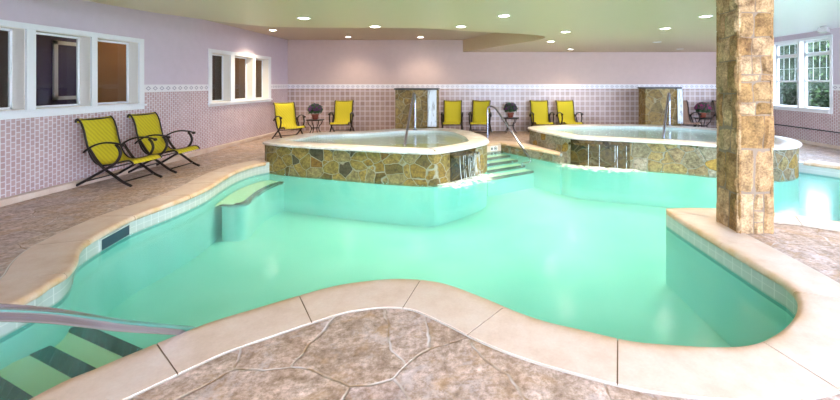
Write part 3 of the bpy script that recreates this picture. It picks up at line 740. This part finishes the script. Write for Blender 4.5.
# ------------------------------------------------------------------ stone column
def column():
    e = empty('stone_column', (3.04,4.44,0), 0, 'square column of stacked tan stone blocks standing on the poolside corner', 'column')
    m_ = MB(); m_.box(-.178,.178,-.178,.178,0,2.69); m_.build('mortar_core', M['mortar'], e)
    m_ = MB(); rr = random.Random(11)
    def stone(u0,u1,z0,z1,face):
        g = .006; u0+=g; u1-=g; z0+=g; z1-=g; d0 = .160; d1 = .194+rr.uniform(0,.012); tone = rr.random()
        nu, nz_ = 5, 6; vs = []; fs = []
        ch = .008
        for k in range(nz_+1):
            for j in range(nu+1):
                fu, fz = j/nu, k/nz_; uu = u0+(u1-u0)*fu; zz = z0+(z1-z0)*fz
                edge_ = min(fu,1-fu)*(u1-u0), min(fz,1-fz)*(z1-z0)
                if min(edge_) < 1e-6: dd = d1-.020; 
                else: dd = d1 + .022*noise.noise(Vector((uu*9+face*7, zz*9, tone*5)))
                ja, jb = .022*noise.noise(Vector((uu*6,zz*6,face*3+1))), .022*noise.noise(Vector((uu*6+9,zz*6,face*3+5)))
                vs.append((max(-.2,min(.2,uu+ja)) if abs(uu) < .19 else uu, dd, zz+jb))
        W = nu+1
        for k in range(nz_):
            for j in range(nu): fs.append((k*W+j,k*W+j+1,(k+1)*W+j+1,(k+1)*W+j))
        o = len(vs); vs += [(u0,d0,z0),(u1,d0,z0),(u1,d0,z1),(u0,d0,z1)]
        bl = list(range(W)); tp = [nz_*W+j for j in range(W)]; lf = [k*W for k in range(nz_+1)]; rt = [k*W+nu for k in range(nz_+1)]
        fs += [tuple(bl+[o+1,o]), tuple(tp+[o+2,o+3]), tuple(lf+[o+3,o]), tuple(rt+[o+2,o+1]), (o,o+1,o+2,o+3)]
        c, s_ = math.cos(face*PI/2), math.sin(face*PI/2)
        m_.add([(x*c - (-y)*s_, x*s_ + (-y)*c, z) for x, y, z in vs], fs, [tone]*len(vs))
    for face in range(4):
        # rows: list of (z0, z1, [column splits])
        if face == 0: rows = [(0,.44,[-.2,-.02,.09,.2]),(.44,.91,[-.2,-.01,.2]),(.91,1.27,[-.2,.09,.2]),(1.27,1.40,[-.2,.0,.2]),(1.40,1.62,[-.2,-.03,.2]),(1.62,1.70,[-.2,.06,.2]),(1.70,1.90,[-.2,-.04,.07,.2]),(1.90,2.1,[-.2,-.04,.2]),(2.1,2.36,[-.2,-.02,.2]),(2.36,2.69,[-.2,-.0,.2])]
        elif face == 3: rows = [(0,.42,[-.2,.02,.2]),(.42,.85,[-.2,-.03,.2]),(.85,1.12,[-.2,.05,.2]),(1.12,1.5,[-.2,-.08,.07,.2]),(1.5,1.85,[-.2,.0,.2]),(1.85,2.12,[-.2,.04,.2]),(2.12,2.4,[-.2,-.04,.2]),(2.4,2.69,[-.2,.03,.2])]
        else:
            rows = []; z = 0
            while z < 2.5:
                h = rr.uniform(.22,.42); rows.append((z,min(z+h,2.69) if z+h < 2.5 else 2.69,[-.2,rr.uniform(-.08,.08),.2])); z += h
        for z0, z1, sp in rows:
            for a, b in zip(sp, sp[1:]):
                if face == 0 and z0 == 0 and a == -.02:
                    for q0, q1 in ((0,.13),(.13,.24),(.24,.44)): stone(a,b,q0,q1,face)
                else: stone(a,b,z0,z1,face)
    o = m_.build('stone_block', M['col_stone'], e)
def colstone():
    m, nt, b = newmat('tan block stone'); v = coords(nt)
    a = nt.nodes.new('ShaderNodeAttribute'); a.attribute_name = 'tone'
    base = ramp(nt, a.outputs['Fac'], [(0,(.30,.18,.06)),(.3,(.43,.29,.14)),(.6,(.50,.36,.21)),(1,(.34,.20,.075))])
    g = nz(nt, v, 6, 8, .72); base = mix(nt, .9, base, ramp(nt, g, [(.32,(.30,.23,.17)),(.5,(.98,.94,.9)),(.66,(1.45,1.42,1.4))]), 'MULTIPLY')
    base = mix(nt, .6, base, ramp(nt, nz(nt, v, 45, 4, .7), [(.35,(.4,.34,.28)),(.6,(1.25,1.25,1.25))]), 'MULTIPLY')
    nt.links.new(base, b.inputs['Base Color']); b.inputs['Roughness'].default_value = .85; bump(nt, b, nz(nt, v, 22, 6, .75), .9, .03); return m
M['col_stone'] = colstone(); M['mortar'] = plain('mortar', (.25,.19,.135), .9, bmp=.3)
column()

# ------------------------------------------------------------------ fountains behind the hot tubs
def fountain(x0, x1, y0, y1, h, wx0, wx1, label, wtop=.02):
    e = empty('stone_fountain', ((x0+x1)/2,(y0+y1)/2,0), 0, label, 'fountain', 'stone fountain blocks behind the hot tubs')
    cx, cy = (x0+x1)/2, (y0+y1)/2
    m_ = MB(); m_.box(x0-cx,x1-cx,y0-cy,y1-cy,0,h); m_.build('stone_body', M['block_stone'], e, bevel=.015)
    m_ = MB(); m_.box(x0-cx-.02,x1-cx+.02,y0-cy-.03,y1-cy+.02,h,h+.045); m_.build('slate_cap', M['slate'], e, bevel=.006)
    m_ = MB(); k = 14
    vs = []; fs = []
    for j in range(k+1):
        t = j/k; z = h-.0-(h-.42)*t; yy = y0-cy-.035-.05*math.sqrt(t)
        for q in range(9):
            u_ = wx0-cx+(wx1-wx0)*q/8; vs.append((u_, yy+.012*math.sin(q*2.1+t*2), z)); 
        for q in range(9): u_ = wx0-cx+(wx1-wx0)*q/8; vs.append((u_, yy+.02+.012*math.sin(q*2.1+t*2), z))
    for j in range(k):
        for q in range(8):
            a0 = j*18+q; fs.append((a0,a0+1,a0+19,a0+18)); b0 = a0+9; fs.append((b0,b0+1,b0+19,b0+18))
    for j in range(k): fs.append((j*18,j*18+18,j*18+27,j*18+9)); fs.append((j*18+8,j*18+26,j*18+35,j*18+17))
    fs.append(tuple(range(9))+tuple(range(17,8,-1))); fs.append(tuple(k*18+q for q in list(range(9))+list(range(17,8,-1))))
    m_.add(vs, fs); m_.build('falling_water', M['fall_dense'], e, smooth=True)
    return e
fountain(-2.07,-.90,11.05,11.6,1.44,-1.17,-.92,'stone fountain block with dark cap and falling water behind the left hot tub')
fountain(5.24,6.30,11.95,12.45,1.46,6.17,6.32,'stone fountain block with dark cap behind the right hot tub')

# ------------------------------------------------------------------ handrails
def rail(name, path, r, label, group=None, flanges=()):
    e = empty(name, (path[0][0],path[0][1],flanges[0][2] if flanges else 0), 0, label, 'handrail', group)
    o = Vector(e.location)
    m_ = MB(); m_.tube([Vector(p)-o for p in path], r, 14); m_.build('tube', M['steel'], e, smooth=True)
    for f_ in flanges:
        m_ = MB(); p = Vector(f_)-o; m_.lathe([(r*2.2,0),(r*2.2,.008),(r*1.3,.022)], 18, tuple(p)); m_.build('flange', M['steel'], e, smooth=True)
    return e
rail('pool_handrail', catmull([(-1.42,.60,0.012),(-1.42,.60,.5),(-1.43,.62,.86),(-1.47,.78,1.0),(-1.54,1.12,.945),(-1.62,1.5,.735),(-1.73,1.98,.405),(-1.83,2.42,.115),(-1.90,2.80,-.14),(-1.94,3.05,-.40),(-1.97,3.08,-.94)], n=6), .027,
     'thick steel handrail crossing the lower left corner of the picture', 'steel handrails', [(-1.42,.60,.012)])
rail('pool_handrail', catmull([(.50,11.3,0.0),(.50,11.3,.6),(.50,11.3,.9),(.56,11.25,.965),(.66,11.17,.955),(.74,11.07,.88),(.93,10.78,.59),(1.12,10.50,.31),(1.30,10.22,.03),(1.46,9.98,-.20),(1.50,9.90,-.27),(1.46,9.86,-.33),(1.30,9.93,-.38),(1.29,9.94,-.45)], n=6), .026,
     'steel handrail sloping down beside the submerged steps between the hot tubs', 'steel handrails', [(.50,11.3,0)])
rail('pool_handrail', catmull([(-1.43,10.42,.40),(-1.43,10.42,.9),(-1.43,10.40,1.24),(-1.44,10.25,1.355),(-1.43,10.02,1.27),(-1.40,9.3,.88),(-1.36,8.55,.50),(-1.34,8.2,.30),(-1.34,8.18,.05)], n=6), .028,
     'steel grab rail dipping into the left hot tub before the stone fountain', 'steel handrails', [(-1.43,10.42,.40)])
rail('pool_handrail', catmull([(5.68,11.38,.42),(5.68,11.38,.9),(5.66,11.35,1.24),(5.55,11.15,1.34),(5.42,10.95,1.25),(5.05,10.3,.86),(4.66,9.6,.5),(4.47,9.27,.32),(4.46,9.26,.05)], n=6), .03,
     'steel grab rail dipping into the right hot tub before its stone fountain', 'steel handrails', [(5.68,11.38,.42)])

# ------------------------------------------------------------------ lounge chairs
def make_chair(fab):
    e = empty('lounge_chair')
    prof = catmull([(-.45,.985),(-.455,1.03),(-.425,1.055),(-.37,.99),(-.325,.86),(-.295,.72),(-.255,.57),(-.205,.45),(-.13,.365),(-.04,.335),(.10,.350),(.28,.395),(.38,.405),(.43,.375),(.435,.35)], n=5)
    W = .27
    m_ = MB(); vs = []; fs = []; nw = 6; K = len(prof)
    for k, (x, z) in enumerate(prof):
        a = prof[min(k+1,K-1)]; b = prof[max(k-1,0)]; tx, tz = a[0]-b[0], a[1]-b[1]; l_ = math.hypot(tx,tz); nx, nz_ = -tz/l_, tx/l_
        if nz_ < 0 and k > 12: nx, nz_ = -nx, -nz_
        for j in range(nw+1):
            y = -W + 2*W*j/nw; sag = -.012*math.cos(PI*y/(2*W)); vs.append((x+nx*sag, y, z+nz_*sag))
        for j in range(nw+1):
            y = -W + 2*W*j/nw; sag = -.012*math.cos(PI*y/(2*W))-.010; vs.append((x+nx*sag, y, z+nz_*sag))
    R = 2*(nw+1)
    for k in range(K-1):
        for j in range(nw):
            a0 = k*R+j; fs.append((a0,a0+1,a0+1+R,a0+R)); b0 = a0+nw+1; fs.append((b0,b0+R,b0+1+R,b0+1))
        fs.append((k*R,k*R+R,k*R+R+nw+1,k*R+nw+1)); fs.append((k*R+nw,k*R+nw+R,k*R+R+2*nw+1,k*R+2*nw+1))
    fs.append(tuple(range(nw+1))+tuple(range(2*nw+1,nw,-1))); q_ = (K-1)*R; fs.append(tuple(q_+i for i in range(nw+1))+tuple(q_+i for i in range(2*nw+1,nw,-1)))
    m_.add(vs, fs); m_.build('sling_seat', fab, e, smooth=True)
    for s in (-1, 1):
        y = s*.285
        r_ = MB(); r_.tube([(x, y, z-.004) for x, z in prof[2:]], .014, 8); r_.build('sling_rail', M['black'], e, smooth=True)
        yo = s*.32
        l1 = MB(); l1.tube([(x,yo,z) for x,z in catmull([(-.44,.015),(-.30,.085),(-.10,.20),(.06,.29),(.20,.38),(.27,.50),(.25,.60),(.20,.66)], n=5)], .021, 8, .021); l1.build('leg', M['black'], e, smooth=True)
        yi = s*.335
        l2 = MB(); l2.tube([(x,yi-s*.03,z) for x,z in catmull([(.43,.015),(.30,.075),(.14,.19),(.0,.29),(-.10,.40),(-.18,.52),(-.23,.60)], n=5)], .021, 8, .021); l2.build('leg', M['black'], e, smooth=True)
        ar = MB(); ar.tube([(x,s*.325,z) for x,z in catmull([(-.29,.54),(-.22,.60),(-.10,.66),(.04,.69),(.17,.685),(.27,.665),(.31,.650)], n=5)], .024, 10, .014); ar.lathe([(.006,-.028),(.026,-.02),(.030,0),(.024,.018),(.006,.024)], 12, (.305,s*.325,.652)); ar.build('armrest', M['black'], e, smooth=True)
    for x, z in ((-.30,.085),(.30,.075),(.05,.285),(-.41,1.03)):
        cb = MB(); cb.tube([(x,-.31,z),(x,.31,z)], .012, 8); cb.build('crossbar', M['black'], e, smooth=True)
    return e
ch = make_chair(M['yellow']); tn = make_chair(M['tan'])
spots = [(-5.69,6.52,0,'yellow sling lounge chair nearest the camera, under the three large left windows'),
         (-5.68,7.46,0,'yellow sling lounge chair by the left wall, the farther of that pair'),
         (-5.22,11.55,-.80,'yellow sling lounge chair turned sideways in the room corner'),
         (-4.12,12.85,-1.45,'yellow sling lounge chair against the back wall, right of the corner flower table'),
         (-.57,12.85,-PI/2,'yellow sling lounge chair just right of the left stone fountain'),
         (.33,12.85,-1.70,'yellow sling lounge chair behind the sloping handrail top'),
         (2.30,12.85,-1.52,'yellow sling lounge chair just right of the middle flower table'),
         (3.18,12.85,-1.45,'rightmost yellow sling lounge chair on the back wall')]
for i, (x, y, r, lab) in enumerate(spots):
    o = ch if i == 0 else copy_tree(ch); o.location = (x,y,0); o.rotation_euler = (0,0,r); tag(o, lab, 'chair', 'yellow sling lounge chairs')
for i, (x, y, r, lab) in enumerate([(6.90,12.85,-1.57,'tan sling lounge chair half hidden by the right stone fountain'),(8.30,12.80,-1.6,'tan sling lounge chair mostly hidden behind the stone column')]):
    o = tn if i == 0 else copy_tree(tn); o.location = (x,y,0); o.rotation_euler = (0,0,r); tag(o, lab, 'chair', 'tan sling lounge chairs')

# side tables and flower pots ----------------------------------------
def make_table():
    e = empty('side_table')
    m_ = MB(); m_.lathe([(.20,.47),(.27,.472),(.28,.485),(.27,.50),(.2,.502)], 28); m_.build('table_top', M['black'], e, smooth=True)
    for k in range(4):
        w = PI/4 + k*PI/2; c, s = math.cos(w), math.sin(w)
        l = MB(); l.tube([(r*c, r*s, z) for r, z in catmull([(.23,.475),(.21,.38),(.13,.28),(.12,.20),(.17,.09),(.25,.012)], n=5)], .013, 8); l.build('leg', M['black'], e, smooth=True)
    m_ = MB(); m_.tube([(.125*math.cos(w*PI/12), .125*math.sin(w*PI/12), .24) for w in range(25)], .009, 6); m_.build('ring_brace', M['black'], e, smooth=True)
    return e
tb = make_table()
def make_pot(fl, seed, R=.20):
    e = empty('potted_flower'); rr = random.Random(seed)
    m_ = MB(); m_.lathe([(.065,0),(.075,.01),(.098,.12),(.108,.125),(.108,.155),(.095,.155),(.09,.135)], 22); m_.build('pot', M['terracotta'], e, smooth=True)
    def ell(m2, c, n_, sz, rad, zc, lo):
        for _ in range(n_):
            th = rr.uniform(0,2*PI); ph = math.asin(rr.uniform(lo,1)); r = rad*rr.uniform(.6,1.0)
            p = Vector((r*math.cos(ph)*math.cos(th), r*math.cos(ph)*math.sin(th), zc+r*.85*math.sin(ph)))
            d = Vector((rr.uniform(-1,1),rr.uniform(-1,1),rr.uniform(-.4,1))).normalized(); a = d.orthogonal().normalized()*sz*.5; b = d*sz
            m2.add([p, p+a+b*.5, p+b, p-a+b*.5], [(0,1,2,3)])
    f_ = MB(); ell(f_, None, 900, .055, R, .30, -.7)
    bs = bmesh.new(); bmesh.ops.create_icosphere(bs, subdivisions=2, radius=R*.72); 
    f_.add([(v.co.x, v.co.y, v.co.z*.85+.30) for v in bs.verts], [tuple(v.index for v in fc.verts) for fc in bs.faces]); bs.free()
    f_.build('foliage', M['leaf'], e)
    g_ = MB()
    for _ in range(110):
        th = rr.uniform(0,2*PI); ph = math.asin(rr.uniform(-.2,1)); r = R*rr.uniform(.92,1.1)
        p = Vector((r*math.cos(ph)*math.cos(th), r*math.cos(ph)*math.sin(th), .30+r*.85*math.sin(ph)))
        bs = bmesh.new(); bmesh.ops.create_icosphere(bs, subdivisions=1, radius=.019)
        g_.add([v.co+p for v in bs.verts], [tuple(v.index for v in fc.verts) for fc in bs.faces]); bs.free()
    g_.build('flowers', fl, e); return e
for i, (x, y, tl_, pl_, fl) in enumerate([(-4.80,12.4,'low black side table between the corner chair and the next yellow chair','terracotta pot of purple flowers nearest the room corner','flower_purple'),
        (1.33,13.1,'black side table in the middle of the back wall, right of the sloping handrail','terracotta pot of dark purple flowers at the middle of the back wall','flower_purple'),
        (7.60,13.05,'black side table just left of the stone column','terracotta pot of magenta flowers just left of the stone column','flower_pink')]):
    o = tb if i == 0 else copy_tree(tb); o.location = (x,y,0); tag(o, tl_, 'table', 'black round side tables')
    p = make_pot(M[fl], 5+i, .20 if i < 2 else .22); p.location = (x,y,.5025); tag(p, pl_, 'potted plant', 'potted flowers on side tables')

# ------------------------------------------------------------------ outside: lawn and evergreens
mb = MB(); mb.box(XR+.23,60,-30,60,-.2,-.05); g = mb.build('ground_outside', M['lawn']); structure(g)
def tree(x, y, h, R, seed, lab, mt):
    e = empty('evergreen_tree', (x,y,-.05), 0, lab, 'tree', 'trees outside the right windows'); rr = random.Random(seed)
    m_ = MB(); m_.tube([(0,0,0),(.05,.03,h*.35),(0,0,h*.75)], .16, 10, taper=(1,.35)); m_.build('trunk', M['bark'], e, smooth=True)
    m_ = MB()
    bs = bmesh.new(); bmesh.ops.create_icosphere(bs, subdivisions=3, radius=1)
    m_.add([(v.co.x*R*.95*(1+.2*noise.noise(v.co*3)), v.co.y*R*.95*(1+.2*noise.noise(v.co*3+Vector((5,0,0)))), h*.5+math.copysign(abs(v.co.z)**.5,v.co.z)*h*.44) for v in bs.verts], [tuple(v.index for v in fc.verts) for fc in bs.faces]); bs.free()
    m_.build('inner_foliage', M['tree_dark'], e)
    for mat_, cnt in (('tree_dark', 4200), (mt, 2600)):
        m_ = MB()
        for _ in range(cnt):
            th = rr.uniform(0,2*PI); sz_ = rr.uniform(-1,1); cr = math.sqrt(1-sz_*sz_); k = rr.uniform(.82,1.08)*(1+.15*noise.noise(Vector((cr*math.cos(th),cr*math.sin(th),sz_))*3+Vector((seed,0,0))))
            p = Vector((R*cr**.5*math.cos(th)*k*1.1, R*cr**.5*math.sin(th)*k*1.1, h*.5+math.copysign(abs(sz_)**.6,sz_)*h*.46*k)); s_ = rr.uniform(.10,.22)
            d = Vector((rr.uniform(-1,1),rr.uniform(-1,1),rr.uniform(-1,.6))).normalized(); a = d.orthogonal().normalized()*s_*.45
            m_.add([p, p+a+d*s_*.5, p+d*s_, p-a+d*s_*.5], [(0,1,2,3)])
        m_.build('leaves', M[mat_], e)
tlab = ['dark evergreen tree filling the left part of the far window','bushy evergreen tree in the middle of the far window view','lighter green tree filling the right part of the far window','dark evergreen tree behind the gap of the window trees','tall green tree at the right edge of the window view']
tlab += ['dark evergreen tree seen past the far window left edge','tall dark evergreen behind the window trees, on the left','tall dark evergreen behind the window trees, in the middle']
for i, (x, y, h, R) in enumerate([(20.5,25.4,5.0,1.75),(20.6,22.0,4.9,1.65),(20.4,18.7,4.8,1.6),(24.6,23.6,5.6,2.0),(24.4,19.6,5.5,1.9),(20.5,28.9,5.1,1.7),(24.8,27.6,5.7,2.0),(24.7,31.6,5.7,2.0)]):
    tree(x, y, h, R, i, tlab[i], 'tree_light' if i in (2,4,1) else 'tree_dark')

# ------------------------------------------------------------------ light, camera
w = bpy.data.worlds.new('World'); sc.world = w; w.use_nodes = True
bg = w.node_tree.nodes['Background']; bg.inputs[0].default_value = (.70,.80,1.0,1); bg.inputs[1].default_value = 11.0
cam = bpy.data.cameras.new('Camera'); co = bpy.data.objects.new('Camera', cam); C.objects.link(co)
co.location = (0,0,1.6); co.rotation_euler = (PI/2,0,0); cam.sensor_width = 36; cam.lens = 400/840*36
cam.shift_x = -50/840; cam.shift_y = -116/840; cam.clip_start = .05; cam.clip_end = 200
sc.camera = co
vs = sc.view_settings; vs.view_transform = 'Standard'; vs.look = 'None'; vs.exposure = 0.88; vs.gamma = 1; vs.use_curve_mapping = False
